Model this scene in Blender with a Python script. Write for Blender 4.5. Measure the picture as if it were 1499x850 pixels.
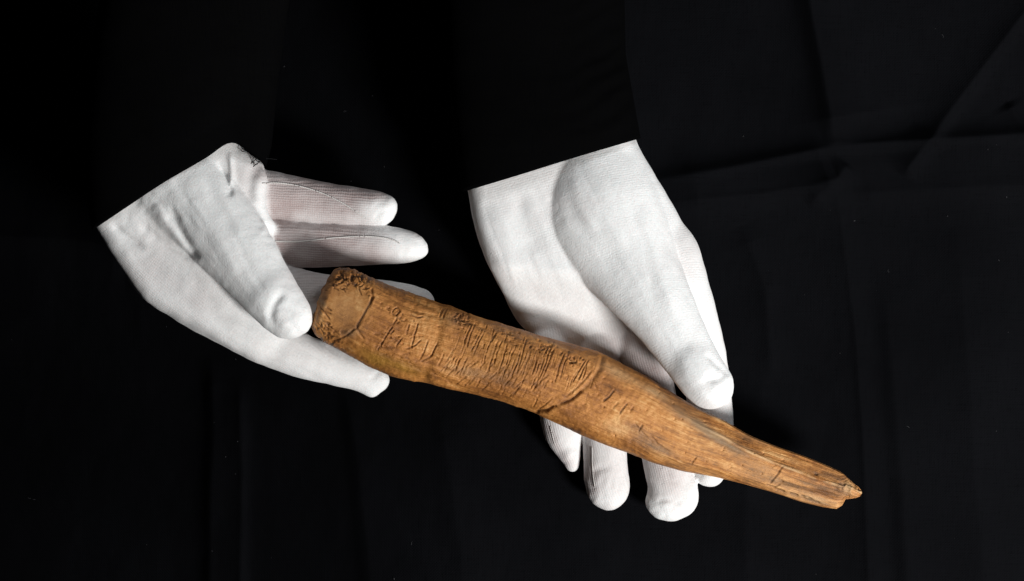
import bpy, math, random
import numpy as np
from mathutils import Vector, Matrix
from mathutils.bvhtree import BVHTree

# ------------------------------------------------------------------ camera, world, lamps
for o in list(bpy.data.objects):
    bpy.data.objects.remove(o)
scene = bpy.context.scene
COL = scene.collection
K = 1.0 / 2750.0            # metres per unit (one unit is about 0.36 mm)
ZR, DIST = 80.0, 2750.0     # the camera hangs one metre above the held piece
CAMZ = ZR + DIST
W_PX, H_PX = 1499.0, 850.0

cam_d = bpy.data.cameras.new('camera')
cam_d.sensor_width = 36.0
cam_d.lens = 36.0 * DIST / W_PX
cam_d.clip_start = 0.01
cam_d.clip_end = 50
cam = bpy.data.objects.new('camera', cam_d)
cam.location = (0, 0, CAMZ * K)
COL.objects.link(cam)
scene.camera = cam

world = bpy.data.worlds.new('World')
scene.world = world
world.use_nodes = True
world.node_tree.nodes['Background'].inputs[0].default_value = (0.9, 0.95, 1.0, 1)
world.node_tree.nodes['Background'].inputs[1].default_value = 0.004


def area(name, loc, target, size, power, col):
    l = bpy.data.lights.new(name, 'AREA')
    l.shape = 'DISK'
    l.size = size
    l.energy = power
    l.color = col
    o = bpy.data.objects.new(name, l)
    o.location = loc
    o.rotation_euler = (Vector(target) - Vector(loc)).to_track_quat('-Z', 'Y').to_euler()
    COL.objects.link(o)
    return o


area('key_lamp', (0.70, -0.61, 0.82), (0.06, 0.05, 0.03), 0.26, 20.5, (1.0, 0.985, 0.965))
area('fill_lamp', (0.60, 0.68, 0.88), (0.06, 0.02, 0.03), 0.36, 3.8, (0.95, 0.98, 1.0))

vs = scene.view_settings
vs.view_transform = 'Standard'
vs.look = 'None'
vs.exposure = 0.0
vs.gamma = 1.0
vs.use_curve_mapping = False
scene.render.engine = 'CYCLES'

# ------------------------------------------------------------------ helpers
def S(z):
    return (CAMZ - z) / DIST


def P(px, py, z):
    s = S(z)
    return np.array([(px - W_PX / 2) * s, -(py - H_PX / 2) * s, z])


def to_px(X, Y, Z):
    s = (CAMZ - Z) / DIST
    return X / s + W_PX / 2, -Y / s + H_PX / 2


def hash2(ix, iy, seed):
    h = (ix.astype(np.int64) * 374761393 + iy.astype(np.int64) * 668265263 + seed * 982451653) & 0xFFFFFFFF
    h = ((h ^ (h >> 13)) * 1274126177) & 0xFFFFFFFF
    h = h ^ (h >> 16)
    return (h & 0xFFFF) / 65535.0


def vnoise(x, y, seed=0):
    ix = np.floor(x); iy = np.floor(y)
    fx = x - ix; fy = y - iy
    fx = fx * fx * (3 - 2 * fx); fy = fy * fy * (3 - 2 * fy)
    a = hash2(ix, iy, seed); b = hash2(ix + 1, iy, seed)
    c = hash2(ix, iy + 1, seed); d = hash2(ix + 1, iy + 1, seed)
    return (a * (1 - fx) + b * fx) * (1 - fy) + (c * (1 - fx) + d * fx) * fy


def fbm(x, y, seed=0, oct=4):
    r = 0; a = 0.5
    for k in range(oct):
        r = r + a * vnoise(x * 2 ** k, y * 2 ** k, seed + k * 17)
        a *= 0.5
    return r


def seg_dist(px, py, pts):
    """distance to a polyline and the position along it (0..1)"""
    best = np.full(px.shape, 1e9); par = np.zeros(px.shape)
    n = len(pts) - 1
    for i in range(n):
        ax, ay = pts[i]; bx, by = pts[i + 1]
        dx, dy = bx - ax, by - ay
        t = np.clip(((px - ax) * dx + (py - ay) * dy) / (dx * dx + dy * dy + 1e-9), 0, 1)
        d = np.hypot(px - ax - t * dx, py - ay - t * dy)
        m = d < best
        best = np.where(m, d, best); par = np.where(m, (i + t) / n, par)
    return best, par


def sstep(a, b, x):
    t = np.clip((x - a) / (b - a), 0, 1)
    return t * t * (3 - 2 * t)


def smooth_poly(pts, n=8):
    """Catmull-Rom through the points"""
    pts = [np.array(p, float) for p in pts]
    ext = [2 * pts[0] - pts[1]] + pts + [2 * pts[-1] - pts[-2]]
    out = []
    for i in range(1, len(ext) - 2):
        p0, p1, p2, p3 = ext[i - 1:i + 3]
        for j in range(n):
            t = j / n
            out.append(0.5 * ((2 * p1) + (p2 - p0) * t + (2 * p0 - 5 * p1 + 4 * p2 - p3) * t * t
                              + (3 * p1 - p0 - 3 * p2 + p3) * t ** 3))
    out.append(pts[-1])
    return out


def mesh_obj(name, verts, faces, mat, parent=None, smooth=True, attrs=None):
    me = bpy.data.meshes.new(name)
    v = np.asarray(verts, np.float32)
    f = np.asarray(faces, np.int32)
    n = f.shape[1]
    me.vertices.add(len(v)); me.vertices.foreach_set('co', v.ravel())
    me.loops.add(f.size); me.loops.foreach_set('vertex_index', f.ravel())
    me.polygons.add(len(f))
    me.polygons.foreach_set('loop_start', np.arange(0, f.size, n, dtype=np.int32))
    me.polygons.foreach_set('use_smooth', np.full(len(f), smooth, dtype=bool))
    me.update(calc_edges=True); me.validate()
    for k, a in (attrs or {}).items():
        at = me.attributes.new(k, 'FLOAT', 'POINT')
        at.data.foreach_set('value', np.asarray(a, np.float32))
    me.materials.append(mat)
    o = bpy.data.objects.new(name, me)
    COL.objects.link(o)
    if parent:
        o.parent = parent
    return o


def tube(path, rad, nseg=6):
    """verts and quads of a tube along 3-D points"""
    path = [np.array(p, float) for p in path]
    V = []; F = []
    m = len(path)
    for i, p in enumerate(path):
        t = path[min(i + 1, m - 1)] - path[max(i - 1, 0)]
        t /= np.linalg.norm(t) + 1e-9
        a = np.cross(t, (0.3, 0.2, 0.93)); a /= np.linalg.norm(a) + 1e-9
        b = np.cross(t, a)
        r = rad[i] if hasattr(rad, '__len__') else rad
        for j in range(nseg):
            w = 2 * math.pi * j / nseg
            V.append(p + r * (math.cos(w) * a + math.sin(w) * b))
    for i in range(m - 1):
        for j in range(nseg):
            j2 = (j + 1) % nseg
            F.append((i * nseg + j, i * nseg + j2, (i + 1) * nseg + j2, (i + 1) * nseg + j))
    return V, F


# ------------------------------------------------------------------ materials
def new_mat(name):
    m = bpy.data.materials.new(name)
    m.use_nodes = True
    nt = m.node_tree
    return m, nt, nt.nodes['Principled BSDF']


def N(nt, typ, **kw):
    n = nt.nodes.new(typ)
    for k, v in kw.items():
        setattr(n, k, v)
    return n


def math_n(nt, op, a, b=None, c=None):
    n = N(nt, 'ShaderNodeMath', operation=op)
    for i, x in enumerate((a, b, c)):
        if x is None:
            continue
        if isinstance(x, (int, float)):
            n.inputs[i].default_value = x
        else:
            nt.links.new(x, n.inputs[i])
    return n.outputs[0]


def mix_c(nt, fac, a, b):
    n = N(nt, 'ShaderNodeMix', data_type='RGBA')
    for s, x in ((0, fac), (6, a), (7, b)):
        if isinstance(x, (int, float)):
            n.inputs[s].default_value = x
        elif isinstance(x, tuple):
            n.inputs[s].default_value = (*x, 1)
        else:
            nt.links.new(x, n.inputs[s])
    return n.outputs[2]


def noise_n(nt, vec, scale, detail=4, rough=0.6, mapping=None):
    if mapping:
        mp = N(nt, 'ShaderNodeMapping')
        mp.inputs['Scale'].default_value = mapping
        nt.links.new(vec, mp.inputs[0]); vec = mp.outputs[0]
    n = N(nt, 'ShaderNodeTexNoise')
    n.inputs['Scale'].default_value = scale
    n.inputs['Detail'].default_value = detail
    n.inputs['Roughness'].default_value = rough
    nt.links.new(vec, n.inputs['Vector'])
    return n.outputs['Fac']


def ramp(nt, fac, stops):
    r = N(nt, 'ShaderNodeValToRGB')
    el = r.color_ramp.elements
    while len(el) < len(stops):
        el.new(0.5)
    for e, (p, c) in zip(el, stops):
        e.position = p
        e.color = (*c, 1) if isinstance(c, tuple) else (c, c, c, 1)
    nt.links.new(fac, r.inputs[0])
    return r.outputs[0]


def bump(nt, bsdf, height, strength, dist):
    b = N(nt, 'ShaderNodeBump')
    b.inputs['Strength'].default_value = strength
    b.inputs['Distance'].default_value = dist
    nt.links.new(height, b.inputs['Height'])
    nt.links.new(b.outputs[0], bsdf.inputs['Normal'])


# white knitted cotton; skin warms it where the knit is stretched thin
def cotton_material():
    m, nt, bs = new_mat('white_cotton_knit')
    geo = N(nt, 'ShaderNodeTexCoord').outputs['Object']
    rib = N(nt, 'ShaderNodeAttribute', attribute_name='rib').outputs['Fac']
    cross = N(nt, 'ShaderNodeAttribute', attribute_name='course').outputs['Fac']
    thin = N(nt, 'ShaderNodeAttribute', attribute_name='stretch_shade').outputs['Fac']
    wob = noise_n(nt, geo, 90, 3)
    rw = math_n(nt, 'SINE', math_n(nt, 'ADD', math_n(nt, 'MULTIPLY', rib, 2 * math.pi / 3.7), math_n(nt, 'MULTIPLY', wob, 9.0)))
    cw = math_n(nt, 'SINE', math_n(nt, 'ADD', math_n(nt, 'MULTIPLY', cross, 2 * math.pi / 3.3), math_n(nt, 'MULTIPLY', wob, 7.0)))
    knit = math_n(nt, 'ADD', math_n(nt, 'MULTIPLY', rw, 0.6), math_n(nt, 'MULTIPLY', cw, 0.18))
    fuzz = noise_n(nt, geo, 1600, 3)
    patch = noise_n(nt, geo, 38, 3)
    th = math_n(nt, 'MULTIPLY', thin, math_n(nt, 'MULTIPLY_ADD', patch, 1.5, 0.25))
    # between the ribs the skin shows through a stretched knit
    gap = math_n(nt, 'MULTIPLY_ADD', knit, -0.15, 0.85)
    th = math_n(nt, 'MULTIPLY', th, gap)
    th.node.use_clamp = True
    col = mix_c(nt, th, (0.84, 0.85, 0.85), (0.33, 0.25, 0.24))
    loops = noise_n(nt, geo, 820, 3, 0.75)
    soil = noise_n(nt, geo, 26, 5, 0.65)
    col = mix_c(nt, math_n(nt, 'MULTIPLY', ramp(nt, loops, [(0.36, 0.0), (0.70, 1.0)]), 0.26), col, (0.50, 0.495, 0.49))
    col = mix_c(nt, math_n(nt, 'MULTIPLY', ramp(nt, soil, [(0.46, 0.0), (0.72, 1.0)]), 0.30), col, (0.66, 0.585, 0.57))
    nt.links.new(col, bs.inputs['Base Color'])
    bs.inputs['Roughness'].default_value = 0.95
    bs.inputs['Specular IOR Level'].default_value = 0.15
    bs.inputs['Sheen Weight'].default_value = 0.12
    bs.inputs['Sheen Roughness'].default_value = 0.6
    bs.inputs['Subsurface Weight'].default_value = 0.18
    bs.inputs['Subsurface Radius'].default_value = (0.0035, 0.0026, 0.0024)
    bs.inputs['Subsurface Scale'].default_value = 1.0
    ribamt = math_n(nt, 'MULTIPLY', math_n(nt, 'MULTIPLY_ADD', thin, 0.6, 0.13), math_n(nt, 'MULTIPLY_ADD', patch, 1.6, -0.25))
    ribamt.node.use_clamp = True
    h = math_n(nt, 'ADD', math_n(nt, 'MULTIPLY', knit, ribamt), math_n(nt, 'ADD', math_n(nt, 'MULTIPLY', fuzz, 0.6), math_n(nt, 'MULTIPLY', loops, 0.9)))
    bump(nt, bs, h, 0.5, 0.0006)
    return m


def plain_cotton(name, col):
    m, nt, bs = new_mat(name)
    geo = N(nt, 'ShaderNodeTexCoord').outputs['Object']
    f = noise_n(nt, geo, 900, 2)
    nt.links.new(mix_c(nt, f, col, tuple(c * 0.8 for c in col)), bs.inputs['Base Color'])
    bs.inputs['Roughness'].default_value = 0.95
    bs.inputs['Specular IOR Level'].default_value = 0.1
    bump(nt, bs, f, 0.4, 0.0003)
    return m


def black_fabric(name, base, sheen, weave):
    m, nt, bs = new_mat(name)
    geo = N(nt, 'ShaderNodeTexCoord').outputs['Object']
    sx = N(nt, 'ShaderNodeSeparateXYZ'); nt.links.new(geo, sx.inputs[0])
    wob = noise_n(nt, geo, 60, 3)
    a = math_n(nt, 'SINE', math_n(nt, 'ADD', math_n(nt, 'MULTIPLY', sx.outputs[0], weave), math_n(nt, 'MULTIPLY', wob, 6)))
    b = math_n(nt, 'SINE', math_n(nt, 'ADD', math_n(nt, 'MULTIPLY', sx.outputs[1], weave), math_n(nt, 'MULTIPLY', wob, 6)))
    w = math_n(nt, 'MULTIPLY', a, b)
    slubx = noise_n(nt, geo, 1.0, 4, 0.7, (60, 1700, 60))
    sluby = noise_n(nt, geo, 1.0, 4, 0.7, (1700, 60, 60))
    fine = noise_n(nt, geo, 1500, 2)
    big = noise_n(nt, geo, 7, 4)
    v = math_n(nt, 'ADD', math_n(nt, 'ADD', slubx, sluby), math_n(nt, 'MULTIPLY', fine, 0.6))
    c = ramp(nt, math_n(nt, 'MULTIPLY', v, 0.6), [(0.46, tuple(x * 0.25 for x in base)), (0.76, tuple(x * 2.6 for x in base))])
    c = mix_c(nt, big, c, tuple(x * 0.75 for x in base))
    nt.links.new(c, bs.inputs['Base Color'])
    bs.inputs['Roughness'].default_value = 0.9
    bs.inputs['Specular IOR Level'].default_value = 0.008
    bs.inputs['Sheen Weight'].default_value = sheen
    bs.inputs['Sheen Roughness'].default_value = 0.5
    bs.inputs['Sheen Tint'].default_value = (0.85, 0.92, 1.0, 1)
    h = math_n(nt, 'ADD', math_n(nt, 'MULTIPLY', w, 0.25), v)
    bump(nt, bs, h, 0.5, 0.0004)
    return m


def wood_material():
    m, nt, bs = new_mat('aged_brown_wood')
    along = N(nt, 'ShaderNodeAttribute', attribute_name='along').outputs['Fac']
    across = N(nt, 'ShaderNodeAttribute', attribute_name='across').outputs['Fac']
    dark_marks = N(nt, 'ShaderNodeAttribute', attribute_name='dark_marks').outputs['Fac']
    grey = N(nt, 'ShaderNodeAttribute', attribute_name='grey').outputs['Fac']
    ochre = N(nt, 'ShaderNodeAttribute', attribute_name='ochre').outputs['Fac']
    pale = N(nt, 'ShaderNodeAttribute', attribute_name='pale').outputs['Fac']
    geo = N(nt, 'ShaderNodeTexCoord').outputs['Object']
    cmb = N(nt, 'ShaderNodeCombineXYZ')
    nt.links.new(along, cmb.inputs[0]); nt.links.new(across, cmb.inputs[1])
    uv = cmb.outputs[0]
    g1 = noise_n(nt, uv, 1.0, 5, 0.65, (0.012, 0.16, 1))
    g2 = noise_n(nt, uv, 1.0, 4, 0.7, (0.05, 0.65, 1))
    cloud = noise_n(nt, geo, 42, 5, 0.6)
    spk = noise_n(nt, geo, 420, 4, 0.7)
    grain = N(nt, 'ShaderNodeAttribute', attribute_name='grain').outputs['Fac']
    v = math_n(nt, 'ADD', math_n(nt, 'MULTIPLY', math_n(nt, 'SUBTRACT', g1, 0.5), 0.85), math_n(nt, 'MULTIPLY', math_n(nt, 'SUBTRACT', g2, 0.5), 0.5))
    v = math_n(nt, 'ADD', math_n(nt, 'MULTIPLY', v, grain), 0.575)
    v = math_n(nt, 'ADD', v, math_n(nt, 'MULTIPLY', cloud, 0.72))
    v = math_n(nt, 'ADD', v, math_n(nt, 'MULTIPLY', spk, 0.38))
    v = math_n(nt, 'SUBTRACT', v, 0.63)
    c = ramp(nt, v, [(0.30, (0.125, 0.046, 0.011)), (0.44, (0.30, 0.114, 0.025)),
                     (0.57, (0.49, 0.205, 0.050)), (0.72, (0.70, 0.39, 0.15))])
    c = mix_c(nt, math_n(nt, 'MULTIPLY', ochre, 0.7), c, (0.36, 0.18, 0.025))
    c = mix_c(nt, math_n(nt, 'MULTIPLY', grey, 0.75), c, (0.165, 0.125, 0.082))
    c = mix_c(nt, math_n(nt, 'MULTIPLY', pale, 0.75), c, (0.56, 0.37, 0.19))
    c = mix_c(nt, dark_marks, c, (0.035, 0.014, 0.006))
    nt.links.new(c, bs.inputs['Base Color'])
    bs.inputs['Specular IOR Level'].default_value = 0.42
    r = math_n(nt, 'MULTIPLY_ADD', spk, 0.30, 0.42)
    nt.links.new(r, bs.inputs['Roughness'])
    h = math_n(nt, 'ADD', math_n(nt, 'MULTIPLY', g2, 0.8), math_n(nt, 'MULTIPLY', spk, 0.5))
    bump(nt, bs, h, 0.6, 0.0011)
    return m


COTTON = cotton_material()
SEAM = plain_cotton('white_seam_thread', (0.66, 0.64, 0.62))
CLOTH = black_fabric('black_backdrop_cotton', (0.0022, 0.0023, 0.0028), 0.0, 2 * math.pi / 0.0016)
SLEEVE = black_fabric('black_jersey', (0.0010, 0.0010, 0.0011), 0.001, 2 * math.pi / 0.0011)
THREAD = plain_cotton('black_thread', (0.012, 0.012, 0.013))
LINT = plain_cotton('grey_lint', (0.07, 0.07, 0.075))
WOOD = wood_material()


# ------------------------------------------------------------------ the cloth underneath
def build_cloth():
    xs = np.concatenate([np.linspace(-3200, -830, 60)[:-1], np.linspace(-830, 830, 720), np.linspace(830, 3200, 60)[1:]])
    ys = np.concatenate([np.linspace(-2600, -480, 50)[:-1], np.linspace(-480, 480, 420), np.linspace(480, 2600, 50)[1:]])
    X, Y = np.meshgrid(xs, ys)
    px = X / S(0) + W_PX / 2; py = -Y / S(0) + H_PX / 2
    Z = 14 * (fbm(X / 230, Y / 300, 3, 3) - 0.5) + 5.0 * (fbm(X / 60, Y / 100, 9, 4) - 0.5)

    def fold(pts, amp, width, side=0.0, endfade=0.15):
        d, t = seg_dist(px, py, pts)
        if side:
            (ax, ay), (bx, by) = pts[0], pts[-1]
            c = (px - ax) * (by - ay) - (py - ay) * (bx - ax)
            width = width * (1 + 0.55 * np.tanh(c * side / math.hypot(bx - ax, by - ay) / 12))   # one flank steeper
        f = np.minimum(1, np.minimum(t, 1 - t) / endfade + 0.05)
        return 2.4 * amp * np.exp(-(np.sqrt(d * d + 12) - 3.46) / (1.35 * width)) * f
    Z += fold([(1160, -300), (1182, 0), (1205, 120), (1221, 214)], 13, 34, 1)
    Z += fold([(1221, 214), (1226, 300), (1250, 480), (1262, 640), (1280, 1100)], 7, 22, -1)
    Z += fold([(900, 275), (1060, 248), (1221, 214), (1360, 206), (1520, 196), (2000, 160)], 9, 26, -1)
    Z += fold([(950, 300), (1110, 285), (1190, 272), (1221, 262)], 6, 16, 1)
    Z += fold([(1180, 300), (1222, 262), (1240, 240)], 4, 9)
    Z += fold([(1230, 285), (1380, 276), (1560, 268)], 5, 18, 1)
    Z += fold([(1600, -120), (1499, 18), (1410, 135), (1330, 240), (1318, 258)], 7, 11, -1)
    Z += fold([(1475, 150), (1505, 205)], 4, 8)
    Z += fold([(1296, 420), (1308, 560), (1322, 720), (1335, 1000)], 4.0, 18, 1)
    Z += fold([(1400, 330), (1420, 600), (1450, 1000)], 5, 40)
    Z += fold([(286, 520), (292, 640), (286, 760), (284, 1000)], 3.6, 16, 1)
    Z += fold([(330, 560), (336, 700), (330, 1000)], 3.2, 13, -1)
    Z += fold([(500, 560), (520, 680), (538, 850), (550, 1100)], 2.6, 15, 1)
    Z += fold([(640, 600), (668, 760), (690, 1000)], 2.5, 26)
    Z += fold([(-200, 330), (60, 345), (150, 360)], 5, 30)
    Z += fold([(1120, 540), (1090, 760), (1100, 1000)], 4, 30)
    Z += fold([(1085, 330), (1120, 420), (1130, 560)], 4, 14)
    Z -= Z.max() * 0.0
    # the sheet settles flat beneath the hands so that they rest on it
    # and falls away towards the thick end, a slope added to darken that side
    Z = Z - 7.0 - 0.42 * 60 * np.log1p(np.exp(np.clip((640 - px) / 60, -30, 30)))
    n0, n1 = X.shape
    V = np.stack([X, Y, Z], -1).reshape(-1, 3) * K
    idx = np.arange(n0 * n1).reshape(n0, n1)
    F = np.stack([idx[:-1, :-1], idx[:-1, 1:], idx[1:, 1:], idx[1:, :-1]], -1).reshape(-1, 4)
    o = mesh_obj('backdrop_cloth', V, F, CLOTH)
    o['kind'] = 'structure'
    o['label'] = 'creased black cotton cloth spread out beneath the gloved hands'
    # lint specks lying on it
    rng = random.Random(4)
    LV = []; LF = []
    for k in range(70):
        gx = rng.uniform(-900, 900); gy = rng.uniform(-520, 520)
        i = int(np.argmin(abs(xs - gx))); j = int(np.argmin(abs(ys - gy)))
        z = Z[j, i] + 1.0
        L = rng.choice([0.5, 0.6, 0.8, 1.0, 1.2, 2.6]); a = rng.uniform(0, 6.28); bnd = rng.uniform(-1, 1)
        path = [(gx + L * q * math.cos(a + bnd * q), gy + L * q * math.sin(a + bnd * q), z + 0.4 * math.sin(3 * q)) for q in (-1, -0.5, 0, 0.5, 1)]
        v, f = tube(path, rng.uniform(0.25, 0.55) if L < 2 else 0.22, 4)
        b = len(LV); LV += v; LF += [tuple(b + q for q in ff) for ff in f]
    l = mesh_obj('lint', np.array(LV) * K, LF, LINT)
    l['kind'] = 'stuff'; l['label'] = 'pale specks of lint scattered over the black cloth'; l['category'] = 'lint'
    return o


build_cloth()


# ------------------------------------------------------------------ signed distance shapes
class Field:
    def __init__(self, lo, hi, step):
        self.lo = np.array(lo, float); self.step = step
        self.n = np.ceil((np.array(hi) - self.lo) / step).astype(int) + 1
        self.ax = [self.lo[i] + step * np.arange(self.n[i]) for i in range(3)]
        self.d = np.full(tuple(self.n), 60.0, np.float32)
        self.thin = np.zeros(tuple(self.n), np.float32)

    def window(self, lo, hi):
        a = np.clip(np.floor((np.array(lo) - self.lo) / self.step).astype(int), 0, self.n - 1)
        b = np.clip(np.ceil((np.array(hi) - self.lo) / self.step).astype(int) + 1, 1, self.n)
        sl = tuple(slice(a[i], b[i]) for i in range(3))
        X, Y, Z = np.meshgrid(*[self.ax[i][sl[i]].astype(np.float32) for i in range(3)], indexing='ij')
        return sl, X, Y, Z

    def merge(self, sl, d, k, thin=0.0):
        o = self.d[sl]
        h = np.clip(0.5 + 0.5 * (o - d) / k, 0, 1)
        self.d[sl] = o * (1 - h) + d * h - k * h * (1 - h)
        self.thin[sl] = self.thin[sl] * (1 - h) + thin * h


def limb_d(X, Y, Z, pts, zf, kin=5.0):
    """a chain of tapered round segments; pts = world x, y, z, r.  zf squashes the depth."""
    out = None
    for (a, b) in zip(pts[:-1], pts[1:]):
        ax, ay, az, ar = a; bx, by, bz, br = b
        dx, dy, dz = bx - ax, by - ay, (bz - az) * zf
        L2 = dx * dx + dy * dy + dz * dz + 1e-6
        qx, qy, qz = X - ax, Y - ay, (Z - az) * zf
        t = np.clip((qx * dx + qy * dy + qz * dz) / L2, 0, 1)
        d = np.sqrt((qx - t * dx) ** 2 + (qy - t * dy) ** 2 + (qz - t * dz) ** 2) - (ar + (br - ar) * t)
        if out is None:
            out = d
        else:
            h = np.clip(0.5 + 0.5 * (out - d) / kin, 0, 1)
            out = out * (1 - h) + d * h - kin * h * (1 - h)
    return out


def add_limb(f, pts, k, zf=1.12, thin=0.0, dens=5):
    sp = smooth_poly([(px, py, z, r) for px, py, z, r in pts], dens)
    w = []
    for px, py, z, r in sp:
        q = P(px, py, z)
        w.append((q[0], q[1], q[2], r * S(z)))
    A = np.array(w)
    m = 26
    lo = (A[:, :3] - A[:, 3:4]).min(0) - m; hi = (A[:, :3] + A[:, 3:4]).max(0) + m
    sl, X, Y, Z = f.window(lo, hi)
    f.merge(sl, limb_d(X, Y, Z, w, zf).astype(np.float32), k, thin)


def poly_sd(x, y, pts):
    n = len(pts); d = np.full(x.shape, 1e9); s = np.ones(x.shape)
    for i in range(n):
        ax, ay = pts[i]; bx, by = pts[i - 1]
        ex, ey = bx - ax, by - ay
        wx, wy = x - ax, y - ay
        t = np.clip((wx * ex + wy * ey) / (ex * ex + ey * ey), 0, 1)
        d = np.minimum(d, (wx - ex * t) ** 2 + (wy - ey * t) ** 2)
        c1 = y >= ay; c2 = y < by; c3 = ex * wy > ey * wx
        flip = (c1 & c2 & c3) | (~c1 & ~c2 & ~c3)
        s = np.where(flip, -s, s)
    return s * np.sqrt(d)


def add_slab(f, poly, zc, hh, rnd, k, thin=0.0):
    """a pillowy slab with the given outline; zc, hh, are functions of photo x, y"""
    zm = 70.0
    w = [tuple(P(a, b, zm)[:2]) for a, b in poly]
    A = np.array(w)
    x2, y2 = np.meshgrid(f.ax[0], f.ax[1], indexing='ij')
    d2 = poly_sd(x2, y2, w)
    px, py = to_px(x2, y2, zm)
    c = zc(px, py); h = hh(px, py)
    Z = f.ax[2][None, None, :]
    q1 = (d2 + rnd)[:, :, None] * np.ones_like(Z)
    q2 = np.abs(Z - c[:, :, None]) - (h - rnd)[:, :, None]
    d = np.sqrt(np.maximum(q1, 0) ** 2 + np.maximum(q2, 0) ** 2) + np.minimum(np.maximum(q1, q2), 0) - rnd
    f.merge((slice(None),) * 3, d.astype(np.float32), k, thin)


def crease(f, pts, amp, width, zmin=-99, taper=0.2):
    """press (amp > 0) or raise (amp < 0) a soft fold along a photo polyline"""
    w = [tuple(P(a, b, 100)[:2]) for a, b in smooth_poly(pts, 5)]
    x2, y2 = np.meshgrid(f.ax[0], f.ax[1], indexing='ij')
    d, t = seg_dist(x2, y2, w)
    g = amp * np.exp(-(d / width) ** 2) * np.clip(np.minimum(t, 1 - t) / taper, 0, 1)
    f.d += (g[:, :, None] * sstep(zmin - 8, zmin + 8, f.ax[2])[None, None, :]).astype(np.float32)


def trim(f, a, b):
    """cut the glove off along the photo line a-b (hidden inside the sleeve); the hand lies to the right of a->b in the photo"""
    X, Y, Z = np.meshgrid(*[q.astype(np.float32) for q in f.ax], indexing='ij')
    px, py = to_px(X, Y, Z)
    dx, dy = b[0] - a[0], b[1] - a[1]
    f.d = np.maximum(f.d, ((px - a[0]) * dy - (py - a[1]) * dx) / math.hypot(dx, dy)).astype(np.float32)


def crumple(f, seed, spots, base=0.5, scale=30.0):
    """soft folded unevenness of loose cotton; spots = (photo x, y, radius, amount)"""
    x2, y2 = np.meshgrid(f.ax[0], f.ax[1], indexing='ij')
    px, py = to_px(x2, y2, 100)
    amt = np.full(px.shape, base)
    for x, y, r, a in spots:
        amt += a * np.exp(-((px - x) ** 2 + (py - y) ** 2) / r ** 2)
    n = fbm(px / scale + 0.5 * py / scale, py / scale - 0.3 * px / scale, seed, 3)
    rid = 1 - np.abs(2 * n / 0.875 - 1) * 2.2
    f.d += (amt * rid)[:, :, None].astype(np.float32)


def tension(f, seed, direction, spots, scale=26.0, zmin=60):
    """long soft planes and pulls of cloth running along a direction of the photo"""
    x2, y2 = np.meshgrid(f.ax[0], f.ax[1], indexing='ij')
    px, py = to_px(x2, y2, 110)
    dx, dy = np.array(direction, float) / np.hypot(*direction)
    a = px * dx + py * dy; b = -px * dy + py * dx
    n = fbm(a / (scale * 4.2), b / scale, seed, 3) / 0.875
    rid = (1 - np.abs(2 * n - 1) * 2.4)
    amt = np.zeros(px.shape)
    for x, y, r, k in spots:
        amt += k * np.exp(-((px - x) ** 2 + (py - y) ** 2) / r ** 2)
    f.d += ((amt * rid)[:, :, None] * sstep(zmin - 10, zmin + 10, f.ax[2])[None, None, :]).astype(np.float32)


def ripple(f, seed, amp, scale):
    r = np.random.RandomState(seed)
    X, Y, Z = np.meshgrid(*[a.astype(np.float32) for a in f.ax], indexing='ij')
    for i in range(7):
        k = r.normal(size=3); k /= np.linalg.norm(k)
        sc = scale * r.uniform(0.6, 1.7)
        f.d += (amp * np.sin((k[0] * X + k[1] * Y + k[2] * Z) / sc * 6.283 + r.uniform(0, 6.28)) / 2.2).astype(np.float32)


def surface(f):
    """surface nets"""
    d = f.d; nx, ny, nz = d.shape
    ins = d < 0
    c = np.zeros((nx - 1, ny - 1, nz - 1), np.int8)
    for i in (0, 1):
        for j in (0, 1):
            for k in (0, 1):
                c += ins[i:nx - 1 + i, j:ny - 1 + j, k:nz - 1 + k]
    act = (c > 0) & (c < 8)
    I = np.argwhere(act)
    idx = -np.ones(act.shape, np.int64); idx[act] = np.arange(len(I))
    acc = np.zeros((len(I), 3)); cnt = np.zeros(len(I))
    corners = [(i, j, k) for i in (0, 1) for j in (0, 1) for k in (0, 1)]
    val = {cr: d[I[:, 0] + cr[0], I[:, 1] + cr[1], I[:, 2] + cr[2]].astype(float) for cr in corners}
    for a in corners:
        for b in corners:
            if a < b and sum(abs(p - q) for p, q in zip(a, b)) == 1:
                va, vb = val[a], val[b]
                m = (va < 0) != (vb < 0)
                t = np.where(m, va / np.where(m, va - vb, 1), 0)
                for q in range(3):
                    acc[:, q] += np.where(m, a[q] + t * (b[q] - a[q]), 0)
                cnt += m
    V = f.lo + f.step * (I + acc / cnt[:, None])
    thin = np.clip(f.thin[I[:, 0], I[:, 1], I[:, 2]], 0, 1)
    F = []
    for ax in range(3):
        o = [0, 1, 2]; o.remove(ax); u, v = o
        sa = [slice(1, -1)] * 3; sa[ax] = slice(0, -1)
        sb = list(sa); sb[ax] = slice(1, None)
        A = ins[tuple(sa)]; B = ins[tuple(sb)]
        for (m, flip) in ((A & ~B, False), (~A & B, True)):
            q = np.argwhere(m)
            if not len(q):
                continue
            base = q.copy(); base[:, u] += 1; base[:, v] += 1
            def cell(du, dv):
                r = base.copy(); r[:, u] -= du; r[:, v] -= dv
                return idx[r[:, 0], r[:, 1], r[:, 2]]
            quad = np.stack([cell(0, 0), cell(1, 0), cell(1, 1), cell(0, 1)], -1)
            if (ax == 1) != flip:
                quad = quad[:, ::-1]
            F.append(quad)
    return V, np.concatenate(F), thin


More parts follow.
